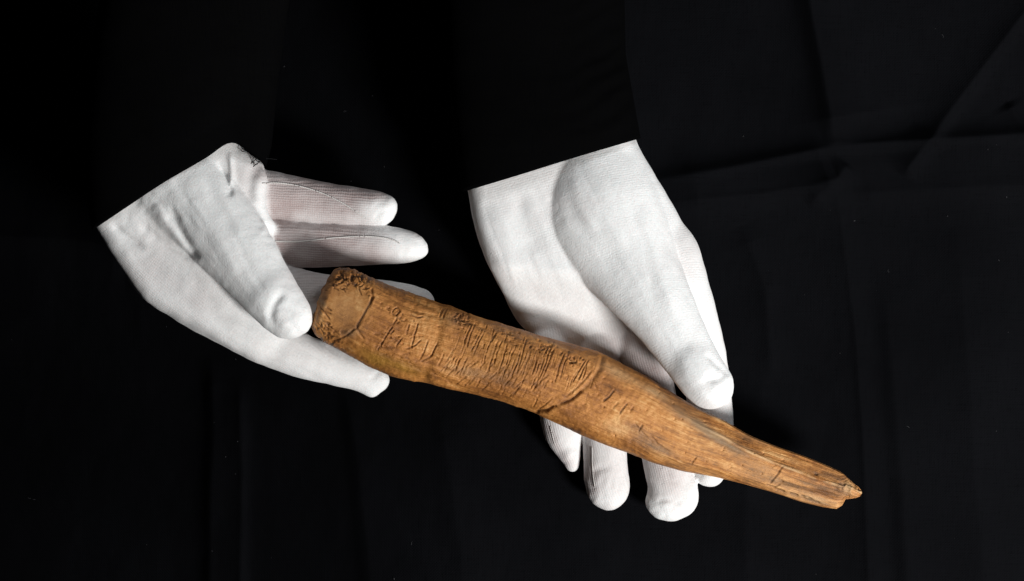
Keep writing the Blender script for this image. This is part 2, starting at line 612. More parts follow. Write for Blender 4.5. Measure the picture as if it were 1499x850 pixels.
def relax(V, F, it=2, w=0.5):
    e = np.concatenate([F[:, [0, 1]], F[:, [1, 2]], F[:, [2, 3]], F[:, [3, 0]]])
    for _ in range(it):
        s = np.zeros_like(V); c = np.zeros(len(V))
        for a, b in ((0, 1), (1, 0)):
            np.add.at(s, e[:, a], V[e[:, b]]); np.add.at(c, e[:, a], 1)
        V = V * (1 - w) + w * s / np.maximum(c, 1)[:, None]
    return V


def glove_from(f, label, parent, rib_dir, tone_lines=(), fingers=None):
    V, F, thin = surface(f)
    V = relax(V, F, 1, 0.35)
    vx, vy = to_px(V[:, 0], V[:, 1], V[:, 2])
    for pts, wd, amt in tone_lines:          # knit pulled thin over the skin, and some finger edges shaded in colour
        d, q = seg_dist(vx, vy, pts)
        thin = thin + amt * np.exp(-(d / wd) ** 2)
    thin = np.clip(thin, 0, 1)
    a = np.array(rib_dir, float); a /= np.linalg.norm(a)
    rib = V[:, 0] * a[0] + V[:, 1] * a[1] + 0.4 * V[:, 2]
    crs = V[:, 0] * -a[1] + V[:, 1] * a[0] + 0.4 * V[:, 2]
    if fingers is not None:                 # the knit runs along the fingers
        fd, sel = fingers
        m = sel(vx, vy, V[:, 2])
        rib = np.where(m, V[:, 0] * fd[0] + V[:, 1] * fd[1] + 0.3 * V[:, 2], rib)
        crs = np.where(m, V[:, 0] * -fd[1] + V[:, 1] * fd[0], crs)
    o = mesh_obj('glove', V * K, F, COTTON, parent, True, {'stretch_shade': thin, 'rib': rib, 'course': crs})
    o['label'] = label
    bvh = BVHTree.FromPolygons([tuple(v) for v in V], [tuple(q) for q in F.tolist()])
    return o, bvh


def drop(bvh, px, py):
    o = Vector((0, 0, CAMZ)); t = Vector(P(px, py, 0)) - o
    h, n, i, d = bvh.ray_cast(o, t.normalized())
    return h, n


def seam(bvh, pts, parent, r=1.0, pitch=4.0):
    """a raised row of stitches along the glove"""
    pl = smooth_poly(pts, 40)
    hits = []
    for x, y in pl:
        h, n = drop(bvh, x, y)
        if h is not None:
            hits.append((np.array(h), np.array(n)))
    if len(hits) < 4:
        return
    V = []; F = []
    zs = [h[2] for h, _ in hits]
    run = []; dist = 0; last = None
    for h, n in hits:
        if last is not None:
            st = np.linalg.norm(h - last)
            if st > 9:
                run = []
            dist += st
        last = h
        ph = (dist / pitch) % 1.0
        if ph < 0.97:
            run.append(h + n * (0.35 + 0.6 * math.sin(math.pi * ph / 0.97)))
        else:
            if len(run) > 1:
                v, ff = tube(run, r, 5); b = len(V); V += v; F += [tuple(b + q for q in w) for w in ff]
            run = []
    if F:
        mesh_obj('seam', np.array(V) * K, F, SEAM, parent)


# ------------------------------------------------------------------ the person: sleeves and gloved hands
person = bpy.data.objects.new('person', None)
person.location = (0, 0, 0)
COL.objects.link(person)
person['label'] = 'person in black sleeves and white gloves holding the wooden stick with both hands'
person['category'] = 'person'


# --- the hand that cradles the narrow end: palm up, fingers passing beneath the stick
def hand_narrow_end():
    lo = P(640, 800, 0); hi = P(1120, 120, 0)
    f = Field((lo[0], lo[1], -12), (hi[0], hi[1], 205), 2.0)
    zc = lambda x, y: 66 - 44 * sstep(385, 462, y - 0.10 * (x - 760)) + 4 * np.sin((x - 700) / 80)
    hh = lambda x, y: 46 - 20 * sstep(390, 465, y - 0.10 * (x - 760))
    palm = smooth_poly([(664, 180), (684, 277), (691, 315), (702, 355), (718, 395), (737, 432), (756, 470), (790, 500),
            (850, 520), (930, 525), (1000, 515), (1036, 480), (1035, 452), (1029, 418), (1022, 374), (1000, 330),
            (975, 285), (950, 245), (927, 207), (905, 150)], 4)
    add_slab(f, palm, zc, hh, 27, 4, 0.10)
    # fingers: index, middle, ring, little
    add_limb(f, [(980, 370, 74, 42), (1010, 460, 74, 38), (1029, 528, 54, 34), (1040, 600, 34, 31), (1043, 650, 30, 28), (1039, 690, 30, 23)], 12, 1.12, 0.10)
    add_limb(f, [(938, 505, 34, 32), (950, 555, 32, 33), (966, 630, 31, 33), (978, 690, 31, 33), (980, 722, 31, 27)], 7, 1.12, 0.42)
    add_limb(f, [(968, 734, 30, 21), (985, 738, 30, 23), (1001, 728, 31, 19), (1004, 712, 31, 16)], 10, 1.0, 0.0)
    add_limb(f, [(874, 512, 33, 30), (877, 550, 32, 31), (883, 620, 31, 31), (887, 690, 31, 31), (890, 717, 30, 30)], 4, 1.12, 0.30)
    add_limb(f, [(804, 500, 33, 27), (810, 535, 32, 29), (818, 580, 31, 30), (824, 630, 29, 27), (834, 664, 26, 15), (838, 682, 24, 8)], 4, 1.1, 0.2)
    # thumb and the ball of the thumb, in front of the palm
    add_limb(f, [(860, 175, 72, 60), (868, 240, 74, 70), (884, 312, 82, 91), (922, 382, 102, 71), (959, 440, 124, 54), (996, 500, 138, 42), (1024, 545, 146, 36), (1040, 566, 148, 31)], 2.5, 1.48, 0.02)
    add_limb(f, [(1012, 527, 143, 33), (1026, 548, 146, 33), (1041, 566, 148, 31)], 6, 1.02, 0.0)
    add_limb(f, [(1043, 563, 149, 25), (1044, 570, 149, 23)], 9, 1.0, 0.0)
    # creases of the cotton
    crease(f, [(1022, 546), (1033, 552), (1045, 550), (1052, 540)], 3.0, 5.5, 120)
    crease(f, [(1026, 515), (1040, 530), (1060, 548)], 2.6, 4.0, 110)
    crease(f, [(935, 300), (950, 350), (965, 410), (985, 470)], -3.2, 10, 90)
    crease(f, [(985, 350), (992, 400), (1003, 450), (1026, 510)], 1.5, 7, 60)
    crease(f, [(820, 290), (850, 330), (880, 360), (905, 400)], 3.2, 13, 90)
    crease(f, [(835, 250), (848, 300), (872, 340)], -2.0, 10, 90)
    crease(f, [(860, 285), (890, 330), (915, 365)], -1.8, 9, 90)
    crease(f, [(940, 235), (962, 285), (985, 330), (1000, 372)], 2.4, 7, 60)
    crease(f, [(760, 280), (765, 330), (785, 372)], 2.5, 12, 60)
    crease(f, [(720, 300), (735, 360), (765, 410)], -2.0, 14, 60)
    crease(f, [(975, 690), (985, 705), (1000, 712)], 1.8, 5, 20)
    crease(f, [(965, 740), (985, 736), (1003, 744)], 1.8, 4, 20)
    crease(f, [(870, 700), (880, 690), (900, 688)], 1.5, 5, 20)
    add_limb(f, [(961, 737, 30, 15), (972, 742, 30, 15)], 6, 1.0, 0.0)
    add_limb(f, [(1000, 738, 30, 16), (1005, 728, 30, 14)], 6, 1.0, 0.0)
    crumple(f, 6, [(885, 728, 28, 2.2), (985, 735, 34, 0.8), (834, 668, 20, 2.4), (1040, 560, 24, 1.6), (1040, 700, 26, 1.5), (830, 300, 40, 0.3)], 0.28, 30)
    tension(f, 31, (0.5, 0.87), [(900, 300, 80, 1.7), (960, 420, 60, 1.8), (1010, 500, 45, 1.5)], 30)
    tension(f, 37, (0.35, 0.94), [(740, 340, 70, 1.4), (790, 410, 60, 1.4)], 34)
    tension(f, 41, (0.1, 1.0), [(885, 690, 40, 0.9), (980, 700, 45, 0.9)], 16, 20)
    ripple(f, 5, 0.25, 46)
    trim(f, (680, 265), (922, 195))
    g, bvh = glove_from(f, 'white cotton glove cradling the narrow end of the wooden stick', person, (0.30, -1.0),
                        [([(905, 500), (960, 555)], 26, 0.5), ([(1030, 606), (1058, 614)], 20, 0.35), ([(1000, 340), (1010, 400)], 14, 0.15), ([(862, 650), (868, 720)], 10, 0.4), ([(800, 625), (828, 680)], 9, 0.45), ([(962, 680), (985, 705)], 16, 0.25)], ((0.97, 0.24), lambda x, y, z: (y > 470) & (z < 82)))  # ring and little finger sides greyed as painted shade; index darker below thumb
    seam(bvh, [(867, 655), (868, 690), (872, 718)], g, 0.55, 3.0)
    seam(bvh, [(806, 624), (812, 648), (822, 670)], g, 0.55, 3.0)
    return g


# --- the hand that steadies the thick end: thumb against its butt
def hand_thick_end():
    lo = P(60, 640, 0); hi = P(680, 100, 0)
    f = Field((lo[0], lo[1], -12), (hi[0], hi[1], 200), 2.0)
    zc = lambda x, y: 62 - 14 * sstep(300, 440, x) * sstep(330, 480, y)
    hh = lambda x, y: 44 - 8 * sstep(300, 450, x)
    palm = smooth_poly([(90, 240), (142, 332), (165, 369), (190, 406), (216, 440), (250, 460), (290, 481), (340, 508), (385, 525), (420, 490),
            (430, 440), (418, 392), (396, 340), (383, 312), (380, 280), (383, 240), (345, 205), (300, 120)], 4)
    add_slab(f, palm, zc, hh, 25, 4, 0.14)
    # fingers: little, ring, middle, index
    add_limb(f, [(352, 278, 46, 33), (400, 286, 42, 34), (460, 296, 36, 31), (515, 302, 34, 27), (558, 306, 34, 24)], 4, 1.1, 0.95)
    add_limb(f, [(360, 352, 48, 34), (430, 357, 38, 33), (500, 359, 34, 30), (560, 358, 32, 27.5), (596, 361, 32, 22), (614, 364, 31, 13)], 3, 1.1, 1.0)
    add_limb(f, [(370, 400, 48, 36), (420, 420, 40, 31), (480, 432, 32, 29), (560, 440, 30, 29), (612, 446, 29, 25)], 3, 1.1, 0.35)
    add_limb(f, [(230, 395, 52, 42), (290, 438, 54, 41), (350, 474, 52, 38), (425, 513, 46, 34), (495, 537, 34, 26.5), (535, 551, 27, 20.5), (554, 557, 25, 16)], 14, 1.1, 0.16)
    # thumb
    add_limb(f, [(205, 180, 70, 70), (250, 258, 76, 72), (298, 306, 92, 64), (348, 368, 114, 52), (394, 429, 130, 41), (420, 460, 134, 34)], 5, 1.45, 0.0)
    add_limb(f, [(396, 432, 130, 36), (422, 462, 133, 32)], 8, 1.05, 0.0)
    add_limb(f, [(427, 464, 137, 25), (431, 470, 136, 22)], 9, 1.0, 0.0)
    # folds of the cotton
    crease(f, [(424, 424), (412, 440), (404, 458), (408, 472)], 3.8, 6.0, 110)
    crease(f, [(252, 300), (266, 330), (282, 360), (298, 380)], 4.2, 6.5, 60)
    crease(f, [(200, 318), (216, 338), (242, 356), (270, 370), (288, 380)], 3.4, 6.5, 60)
    crease(f, [(226, 300), (244, 326), (262, 352), (280, 372)], -2.4, 11, 60)
    crease(f, [(164, 326), (184, 346), (214, 364)], 4.0, 5.5, 60)
    crease(f, [(270, 268), (300, 316), (330, 358), (360, 400)], -3.4, 13, 90)
    crease(f, [(300, 262), (330, 310), (352, 346)], 2.4, 8, 90)
    crease(f, [(318, 236), (336, 270), (342, 290)], 5.0, 4, 60)
    crease(f, [(337, 222), (340, 250), (340, 276)], -4.0, 4, 40)
    crease(f, [(386, 318), (392, 330), (386, 346)], -2.0, 5, 40)
    crease(f, [(420, 482), (470, 508), (520, 532)], 2.0, 10, 30)
    crease(f, [(536, 560), (546, 552), (552, 544)], 1.6, 5, 10)
    crease(f, [(480, 372), (500, 376), (530, 372)], 1.8, 9, 30)
    crease(f, [(440, 335), (446, 352), (440, 376)], 1.4, 8, 30)
    crease(f, [(500, 286), (512, 300), (506, 318)], 1.6, 8, 30)
    add_limb(f, [(381, 258, 84, 9), (378, 272, 86, 10), (377, 296, 84, 10), (382, 316, 80, 10), (396, 334, 72, 9)], 9, 0.7, 0.0)
    add_limb(f, [(538, 564, 25, 11), (546, 573, 24, 7)], 9, 1.0, 0.0)
    crumple(f, 16, [(560, 306, 26, 1.6), (608, 358, 28, 2.0), (548, 562, 26, 0.6), (425, 465, 28, 1.8), (230, 310, 60, 1.0), (610, 446, 24, 1.2)], 0.28, 30)
    tension(f, 43, (0.6, 0.8), [(300, 320, 70, 1.8), (370, 400, 55, 1.6), (240, 300, 60, 1.6)], 26)
    tension(f, 47, (0.85, 0.5), [(250, 410, 70, 1.3), (360, 490, 80, 1.3), (470, 530, 60, 1.0)], 26, 40)
    tension(f, 53, (1.0, 0.05), [(440, 300, 60, 0.9), (470, 360, 80, 0.9)], 16, 30)
    ripple(f, 11, 0.25, 44)
    trim(f, (136, 322), (330, 199))
    g, bvh = glove_from(f, 'white cotton glove steadying the thick end, two fingers stretched free', person, (0.62, 0.78),
                        [([(380, 254), (460, 262), (540, 276)], 13, 0.8), ([(562, 312), (590, 312)], 34, -1.0), ([(600, 366), (632, 366)], 38, -1.0), ([(440, 318), (520, 324)], 12, -0.3), ([(440, 380), (540, 376)], 14, 0.25), ([(230, 392), (290, 440)], 26, 0.22), ([(352, 250), (366, 290)], 14, 0.22), ([(440, 405), (480, 420)], 24, 0.35), ([(590, 332), (610, 342)], 9, 0.5), ([(540, 282), (562, 288)], 8, 0.5)], ((0.08, 1.0), lambda x, y, z: (x > 372) & (y < 470) & (z < 80)))  # little finger's upper edge: skin showing through plus shade painted in
    seam(bvh, [(384, 268), (410, 268), (440, 273), (475, 284), (508, 301), (540, 322)], g, 0.9, 3.6)
    seam(bvh, [(398, 353), (440, 353), (490, 348), (540, 346), (575, 351), (592, 362)], g, 0.9, 3.6)
    return g


hand_narrow_end()
hand_thick_end()


# --- sleeves: lofted flattened tubes with a hem, rising out of the picture
def sleeve(rings, label, wr_seed, ripple_edge):
    """rings: (photo polyline from one edge to the other, depth of centre, half thickness)"""
    NT, NS = 120, 18
    ang = np.linspace(0, 2 * math.pi, NT, endpoint=False)
    t = np.cos(ang); up = np.sin(ang)

    def ring(poly, z, h, shrink=0.0):
        pl = np.array(smooth_poly(poly, 6) if len(poly) > 2 else poly, float)
        seg = np.r_[0, np.cumsum(np.hypot(*np.diff(pl, axis=0).T))]
        u = (t * (1 - shrink) + 1) / 2 * seg[-1]
        x = np.interp(u, seg, pl[:, 0]); y = np.interp(u, seg, pl[:, 1])
        zz = z + h * (1 - shrink) * np.sign(up) * np.abs(up) ** 0.6
        return np.stack([x, y, zz], -1)
    R = []
    p0, z0, h0 = rings[0]
    R.append(ring(p0, z0, h0, 0.10) + np.array([0, -26, 0]))
    R.append(ring(p0, z0, h0, 0.04) + np.array([0, -4, 0]))
    key = [ring(*r) for r in rings]
    for a, b in zip(key[:-1], key[1:]):
        n = max(4, int(np.linalg.norm(a.mean(0) - b.mean(0)) / 5))
        n = min(n, 40)
        for j in range(n):
            q = j / n
            R.append(a * (1 - q) + b * q)
    R.append(key[-1])
    A = np.array(R)
    n = len(A)
    gx, gy = A[..., 0], A[..., 1]
    # wrinkles of the jersey, running across the sleeve
    wr = 9 * (fbm(gx / 90 + 0.6 * gy / 90, gy / 34 - gx / 120, wr_seed, 3) - 0.5)
    wr += ripple_edge * np.exp(-((1 - t) / 0.5) ** 2)[None, :] * np.sin((gy + 0.45 * gx) / 5.2 + 3 * fbm(gx / 40, gy / 40, wr_seed + 5, 2) * 2)
    mask = np.r_[0, 0, np.clip(np.arange(n - 2) / 7.0, 0, 1)]
    A[..., 2] += wr * mask[:, None] * np.sign(up)[None, :]
    s = (CAMZ - A[..., 2]) / DIST
    V = np.stack([(A[..., 0] - W_PX / 2) * s, -(A[..., 1] - H_PX / 2) * s, A[..., 2]], -1).reshape(-1, 3)
    idx = np.arange(n * NT).reshape(n, NT)
    r = np.roll(idx, -1, 1)
    F = np.stack([idx[:-1], r[:-1], r[1:], idx[1:]], -1).reshape(-1, 4)
    o = mesh_obj('sleeve', V * K, F[:, ::-1], SLEEVE, person)
    o['label'] = label
    return o


sl1 = sleeve([([(135, 337), (190, 300), (240, 267), (300, 232), (336, 209), (362, 220), (390, 243)], 70, 66),
              ([(128, 300), (185, 265), (235, 232), (295, 196), (335, 180), (365, 190), (398, 212)], 74, 72),
              ([(122, 200), (405, 140)], 86, 76), ([(135, 60), (420, 20)], 120, 84),
              ([(165, -120), (450, -130)], 180, 90), ([(230, -460), (560, -460)], 300, 100)],
             'black sleeve with a frayed hem above the glove at the thick end', 3, 0.0)
sl2 = sleeve([([(677, 281), (760, 256), (840, 231), (938, 202)], 78, 74),
              ([(668, 230), (932, 170)], 84, 78), ([(655, 110), (916, 80)], 100, 78), ([(650, 0), (914, -10)], 130, 84),
              ([(650, -150), (925, -160)], 185, 90), ([(640, -470), (950, -470)], 300, 100)],
             'black sleeve with a clean hem above the glove at the narrow end', 21, 3.2)


def threads(parent, z, runs, seed):
    rng = random.Random(seed)
    for (x, y, n, spread) in runs:
        for k in range(n):
            a = rng.uniform(0, 6.28); px, py, pz = x + rng.uniform(-spread, spread), y + rng.uniform(-spread, spread) * 0.4, z
            path = []
            curl = rng.uniform(-0.35, 0.35)
            for i in range(14):
                path.append(P(px, py, pz))
                a += curl + rng.uniform(-0.15, 0.15)
                px += 1.5 * math.cos(a); py += 1.5 * math.sin(a); pz += rng.uniform(-0.4, 0.5)
            v, ff = tube(path, 0.55, 4)
            mesh_obj('loose_thread', np.array(v) * K, ff, THREAD, parent)


threads(sl1, 122, [(238, 262, 3, 4)], 2)
threads(sl1, 96, [(372, 226, 4, 5), (384, 232, 4, 5), (352, 214, 2, 3)], 8)


# ------------------------------------------------------------------ the carved stick
def build_stick():
    TB = [((497, 391), (461, 489)), ((515, 392), (476, 502)), ((540, 404), (504, 516)), ((570, 417), (540, 537)),
          ((610, 432), (575, 552)), ((650, 445), (625, 561)), ((700, 463), (680, 573)), ((750, 479), (730, 586)),
          ((800, 493), (775, 601)), ((845, 505), (815, 620)), ((880, 516), (852, 638)), ((915, 534), (890, 653)),
          ((950, 552), (925, 665)), ((985, 575), (960, 679)), ((1020, 596), (1000, 690)), ((1060, 615), (1045, 698)),
          ((1100, 638), (1087, 708)), ((1140, 654), (1130, 720)), ((1180, 668), (1170, 733)), ((1214, 682), (1204, 742)),
          ((1231, 690), (1224, 745)), ((1236, 694), (1233, 740)), ((1240, 698), (1238, 731)), ((1250, 707), (1249, 730)),
          ((1257, 712), (1255, 729)), ((1261, 716), (1259, 727))]
    T = np.array([a for a, b in TB], float); B = np.array([b for a, b in TB], float)
    mid = (T + B) / 2
    s_key = np.r_[0, np.cumsum(np.hypot(*np.diff(mid, axis=0).T))]
    Ltot = s_key[-1]
    NL = 1000
    s = np.linspace(0, Ltot, NL)
    Tt = np.stack([np.interp(s, s_key, T[:, i]) for i in (0, 1)], -1)
    Bb = np.stack([np.interp(s, s_key, B[:, i]) for i in (0, 1)], -1)

    def soft(a, w):
        k = np.hanning(w); k /= k.sum()
        p = np.pad(a, ((w // 2, w // 2), (0, 0)), mode='reflect', reflect_type='odd')
        return np.stack([np.convolve(p[:, i], k, 'valid') for i in range(a.shape[1])], -1)
    Ts, Bs = soft(Tt, 31), soft(Bb, 31)
    w = sstep(Ltot - 70, Ltot - 45, s)[:, None]          # keep the broken tip angular
    Tt = Ts * (1 - w) + Tt * w; Bb = Bs * (1 - w) + Bb * w
    # thickness and height above the cloth
    th = np.interp(s, [0, 60, 200, 420, 560, 700, 820, Ltot], [88, 104, 104, 98, 84, 60, 46, 24])
    zc = np.interp(s, [0, 60, 200, 420, 560, 700, 820, Ltot], [110, 112, 112, 110, 108, 110, 112, 112])
    # ring: front half dense, back half coarse
    fr = np.linspace(0, math.pi, 230); bk = np.linspace(math.pi, 2 * math.pi, 50)[1:-1]
    t = np.r_[np.cos(fr), np.cos(bk)]
    front = np.r_[np.ones(len(fr)), -np.ones(len(bk))]
    at = np.abs(t)
    ell = np.maximum(0, 1 - at ** 2.5) ** 0.52
    tr = np.interp(s, [0, 400, 470, 520, 570, 650, 700, 760, 830, Ltot], [0.9, 0.9, 0.8, 0.62, 0.52, 0.36, 0.26, 0.22, 0.26, 0.1])
    wf = sstep(430, 600, s)                              # the far half is cut into facets
    H = np.zeros((NL, len(t)))
    for i in range(NL):
        roof = np.interp(t, [-1, -0.965, -0.72, tr[i] - 0.05, tr[i] + 0.03, 0.95, 1.0], [0, 0.40, 0.76, 1.0, 0.98, 0.48, 0.0])
        H[i] = np.where(front > 0, ell * (1 - wf[i]) + roof * wf[i], -ell)
    lam = (t + 1) / 2
    PX = Bb[:, None, 0] * (1 - lam) + Tt[:, None, 0] * lam
    PY = Bb[:, None, 1] * (1 - lam) + Tt[:, None, 1] * lam
    Zc = zc[:, None] + H * th[:, None] / 2
    SS = np.repeat(s[:, None], len(t), 1)
    wid = np.hypot(*(Tt - Bb).T)
    AC = t[None, :] * wid[:, None] / 2
    FR = np.repeat((front > 0)[None, :], NL, 0)

    # ---- relief, in units, positive outwards
    D = np.zeros_like(PX); dark_marks = np.zeros_like(PX)
    jx = PX + 2.6 * (fbm(PX / 14, PY / 14, 40, 3) - 0.5); jy = PY + 2.6 * (fbm(PX / 14, PY / 14, 50, 3) - 0.5)
    brk = fbm(PX / 9, PY / 9, 77, 3)

    def cut(pts, depth, width, darken=0.0, jit=True, gap=0.0, tap=0.12):
        nonlocal D, dark_marks
        xs_ = [p[0] for p in pts]; ys_ = [p[1] for p in pts]; m_ = 5 * width + 6
        w_ = np.nonzero((PX > min(xs_) - m_) & (PX < max(xs_) + m_) & (PY > min(ys_) - m_) & (PY < max(ys_) + m_) & FR)
        if not len(w_[0]):
            return
        d, q = seg_dist((jx if jit else PX)[w_], (jy if jit else PY)[w_], pts)
        e = np.clip(np.minimum(q, 1 - q) / tap + 0.25, 0, 1)
        g = np.exp(-(d / width) ** 2) * e
        if gap:
            g = g * sstep(gap - 0.12, gap + 0.06, brk[w_])
        depth = 0.68 * depth
        D[w_] += -depth * g + 0.18 * depth * e * np.exp(-((d - 2.2 * width) / (1.0 * width)) ** 2)    # burr beside the cut
        dark_marks[w_] = np.maximum(dark_marks[w_], min(0.9, 1.15 * darken) * g)  # colour darkens along each cut, strongest at its middle
    left = 1 - wf[:, None]
    # fibres along the grain, long hollows, chatter of the knife
    D += (1.1 + 0.9 * wf[:, None]) * (fbm(SS / 75, AC / 4.0, 5, 4) - 0.5)
    rd = AC - tr[:, None] * wid[:, None] / 2
    D += wf[:, None] * (1.3 * np.exp(-(rd / 2.2) ** 2) - 1.5 * np.exp(-((rd + 7) / 4.5) ** 2)) * sstep(520, 600, SS)
    D += 2.4 * (fbm(SS / 80, AC / 34, 8, 3) - 0.5)
    D += 1.6 * (fbm(PX / 6, PY / 6, 12, 4) - 0.5) * left
    # fibrous wavy figure in the carved half
    wv = np.sin(AC / 2.1 + 7 * fbm(SS / 40, AC / 38, 60, 3) + SS / 17.0)
    D += 0.75 * wv * sstep(60, 100, SS) * (1 - sstep(330, 430, SS)) * sstep(0.30, 0.6, fbm(PX / 30, PY / 30, 61, 3))
    # ring cut between the carved half and the smooth half, and the step beside it
    ring_l = [(882, 520), (877, 538), (866, 556), (846, 576), (822, 590), (800, 600), (782, 604)]
    rl = smooth_poly(ring_l, 5)
    dr, qr = seg_dist(PX, PY, rl)
    cut([tuple(p) for p in rl], 2.6, 3.2, 0.28, True, 0, 0.08)
    cut([(852, 572), (836, 584), (818, 592)], 3.0, 1.8, 0.6)
    cut([(812, 595), (798, 601), (784, 604)], 3.0, 1.6, 0.7)
    cut([(868, 540), (846, 566), (828, 580)], 1.6, 1.4, 0.3)
    # shallow step across the carved half
    dstep, _ = seg_dist(PX, PY, [(652, 448), (650, 480), (640, 512), (630, 545), (628, 560)])
    side = PX - np.interp(PY, [440, 480, 512, 545, 565], [652, 650, 640, 630, 626])
    D += 1.5 * sstep(-9, 7, side) * np.exp(-np.clip(side, 0, None) / 60)
    D -= 1.3 * np.exp(-((side + 6) / 9) ** 2)
    # engraved lines: long hatches across the carved half
    rng = random.Random(12)
    for x0, y0, x1, y1 in [(690, 474, 677, 504), (695, 472, 683, 510), (705, 481, 689, 514), (709, 484, 693, 519), (722, 490, 707, 530),
                           (729, 497, 714, 540), (735, 498, 722, 534), (742, 503, 728, 545), (756, 505, 741, 540), (762, 514, 748, 552),
                           (771, 495, 756, 545), (777, 512, 763, 550), (786, 520, 778, 548), (806, 508, 790, 552), (811, 509, 797, 545),
                           (826, 516, 812, 560), (830, 522, 818, 558), (856, 528, 838, 560), (861, 527, 846, 556), (846, 540, 834, 565),
                           (648, 451, 643, 462), (654, 453, 648, 465)]:
        cut([(x0, y0), ((x0 + x1) / 2 + rng.uniform(-1.5, 1.5), (y0 + y1) / 2), (x1, y1)], rng.uniform(1.6, 2.8), rng.uniform(0.8, 1.05), rng.uniform(0.2, 0.5), True, 0.26)
    for k in range(75):
        x0 = rng.uniform(662, 872); yt = np.interp(x0, [650, 700, 750, 800, 845, 880], [445, 463, 479, 493, 505, 517]) + rng.uniform(8, 45)
        L = rng.uniform(12, 40); a = 1.9 + rng.uniform(-0.12, 0.12)
        cut([(x0, yt), (x0 + L * 0.5 * math.cos(a), yt + L * 0.5 * math.sin(a)), (x0 + L * math.cos(a) - 1, yt + L * math.sin(a))], rng.uniform(0.6, 1.6), 0.75, rng.uniform(0.05, 0.3), True, 0.38)
    # slanting scratches near the lower edge
    for k in range(60):
        x0 = rng.uniform(640, 790); yb = np.interp(x0, [625, 680, 730, 775, 815], [561, 573, 586, 601, 618])
        y0 = yb - rng.uniform(6, 42); L = rng.uniform(8, 26); a = rng.uniform(0.7, 1.25)
        cut([(x0, y0), (x0 + L * 0.5 * math.cos(a) + 1, y0 - L * 0.5 * math.sin(a)), (x0 + L * math.cos(a) * 1.1, y0 - L * math.sin(a))],
            rng.uniform(0.9, 1.9), rng.uniform(0.8, 1.2), rng.uniform(0.1, 0.35), True, 0.34)
    # signs cut beside the thick end
    for pts in ([(582, 462), (574, 478), (563, 494), (556, 510)], [(561, 486), (572, 488), (577, 482)], [(577, 460), (584, 466), (592, 470)],
                [(575, 452), (581, 449), (585, 455), (580, 461), (574, 458), (575, 452)], [(612, 470), (606, 490), (602, 510)],
                [(600, 458), (610, 464), (622, 462)], [(626, 498), (620, 516), (614, 526)], [(596, 510), (607, 505), (616, 497)],
                [(560, 500), (552, 512)], [(640, 500), (632, 520), (616, 530)], [(590, 492), (580, 505)], [(598, 474), (594, 490)]):
        cut(pts, 2.4, 1.05, 0.45, True, 0.28)
    for k in range(26):
        x0 = rng.uniform(545, 640); y0 = rng.uniform(495, 545) + (x0 - 600) * 0.22
        L = rng.uniform(10, 30); a = rng.uniform(-0.25, 0.6)
        cut([(x0, y0), (x0 + L * 0.5, y0 + L * 0.5 * math.sin(a) - 2), (x0 + L, y0 + L * math.sin(a))], rng.uniform(0.8, 1.8), rng.uniform(0.9, 1.6), rng.uniform(0, 0.2), True, 0.40)
    # notch lines round the smooth patch at the thick end
    cut([(546, 433), (540, 446), (531, 462), (521, 479)], 5.5, 1.8, 0.95, False, 0, 0.05)
    cut([(543, 421), (546, 433)], 2.4, 1.6, 0.4)
    cut([(521, 479), (508, 489), (494, 497), (486, 500)], 2.6, 1.8, 0.45)
    cut([(520, 478), (527, 488), (533, 496)], 1.6, 1.5, 0.2)
    cut([(500, 478), (512, 475), (520, 478)], 1.6, 2.0, 0.2)
    patch = sstep(1.0, 0.82, np.hypot((PX - 507) / 40, (PY - 449) / 37))
    D = D * (1 - 0.80 * patch) - 1.0 * patch
    # crumbled rim of the butt
    rim = (1 - patch) * (1 - sstep(20, 60, SS + 0.0 * AC)) + 0.8 * (1 - patch) * sstep(18, 40, AC) * (1 - sstep(40, 80, SS))
    rr = fbm(PX / 5, PY / 4, 90, 4)
    D -= rim * (7 * np.clip(rr - 0.44, 0, 0.22) - 0.4)
    dark_marks = np.maximum(dark_marks, 0.75 * rim * sstep(0.50, 0.66, rr))
    for k in range(24):
        x0 = rng.uniform(468, 535); y0 = rng.uniform(400, 424) + max(0, 500 - x0) * 0.35
        a = rng.uniform(-0.6, 1.2); L = rng.uniform(6, 16)
        cut([(x0, y0), (x0 + L * 0.5 * math.cos(a), y0 + L * 0.5 * math.sin(a) + rng.uniform(-2, 2)), (x0 + L * math.cos(a), y0 + L * math.sin(a))],
            1.5, 1.0, 0.55, True, 0.3)
    for k in range(16):
        x0 = rng.uniform(460, 478); y0 = rng.uniform(440, 490)
        a = rng.uniform(0.2, 1.4); L = rng.uniform(5, 14)
        cut([(x0, y0), (x0 + L * math.cos(a), y0 + L * math.sin(a))], 2.0, 1.1, 0.5, True, 0.3)
    # clusters of little bore pits along the upper edge
    for cx, cy, rx, ry, n in [(676, 467, 13, 9, 34), (798, 508, 18, 10, 46), (838, 524, 14, 8, 24), (745, 487, 14, 6, 16), (584, 462, 22, 10, 20), (835, 529, 9, 5, 10)]:
        for k in range(n):
            x0 = cx + rng.gauss(0, rx * 0.55); y0 = cy + rng.gauss(0, ry * 0.55) + (x0 - cx) * 0.25
            r0 = rng.uniform(0.9, 1.9)
            g = np.exp(-(((PX - x0) / r0) ** 2 + ((PY - y0) / r0) ** 2))
            D -= rng.uniform(0.9, 2.0) * g; dark_marks = np.maximum(dark_marks, 0.8 * g * rng.random())
    for k in range(60):
        i = rng.randrange(90, 860); lam0 = rng.uniform(0.1, 0.9)
        x0 = Bb[i, 0] * (1 - lam0) + Tt[i, 0] * lam0; y0 = Bb[i, 1] * (1 - lam0) + Tt[i, 1] * lam0
        g = np.exp(-(((PX - x0) / rng.uniform(0.9, 2.2)) ** 2 + ((PY - y0) / 1.2) ** 2))
        D -= rng.uniform(0.8, 2.0) * g
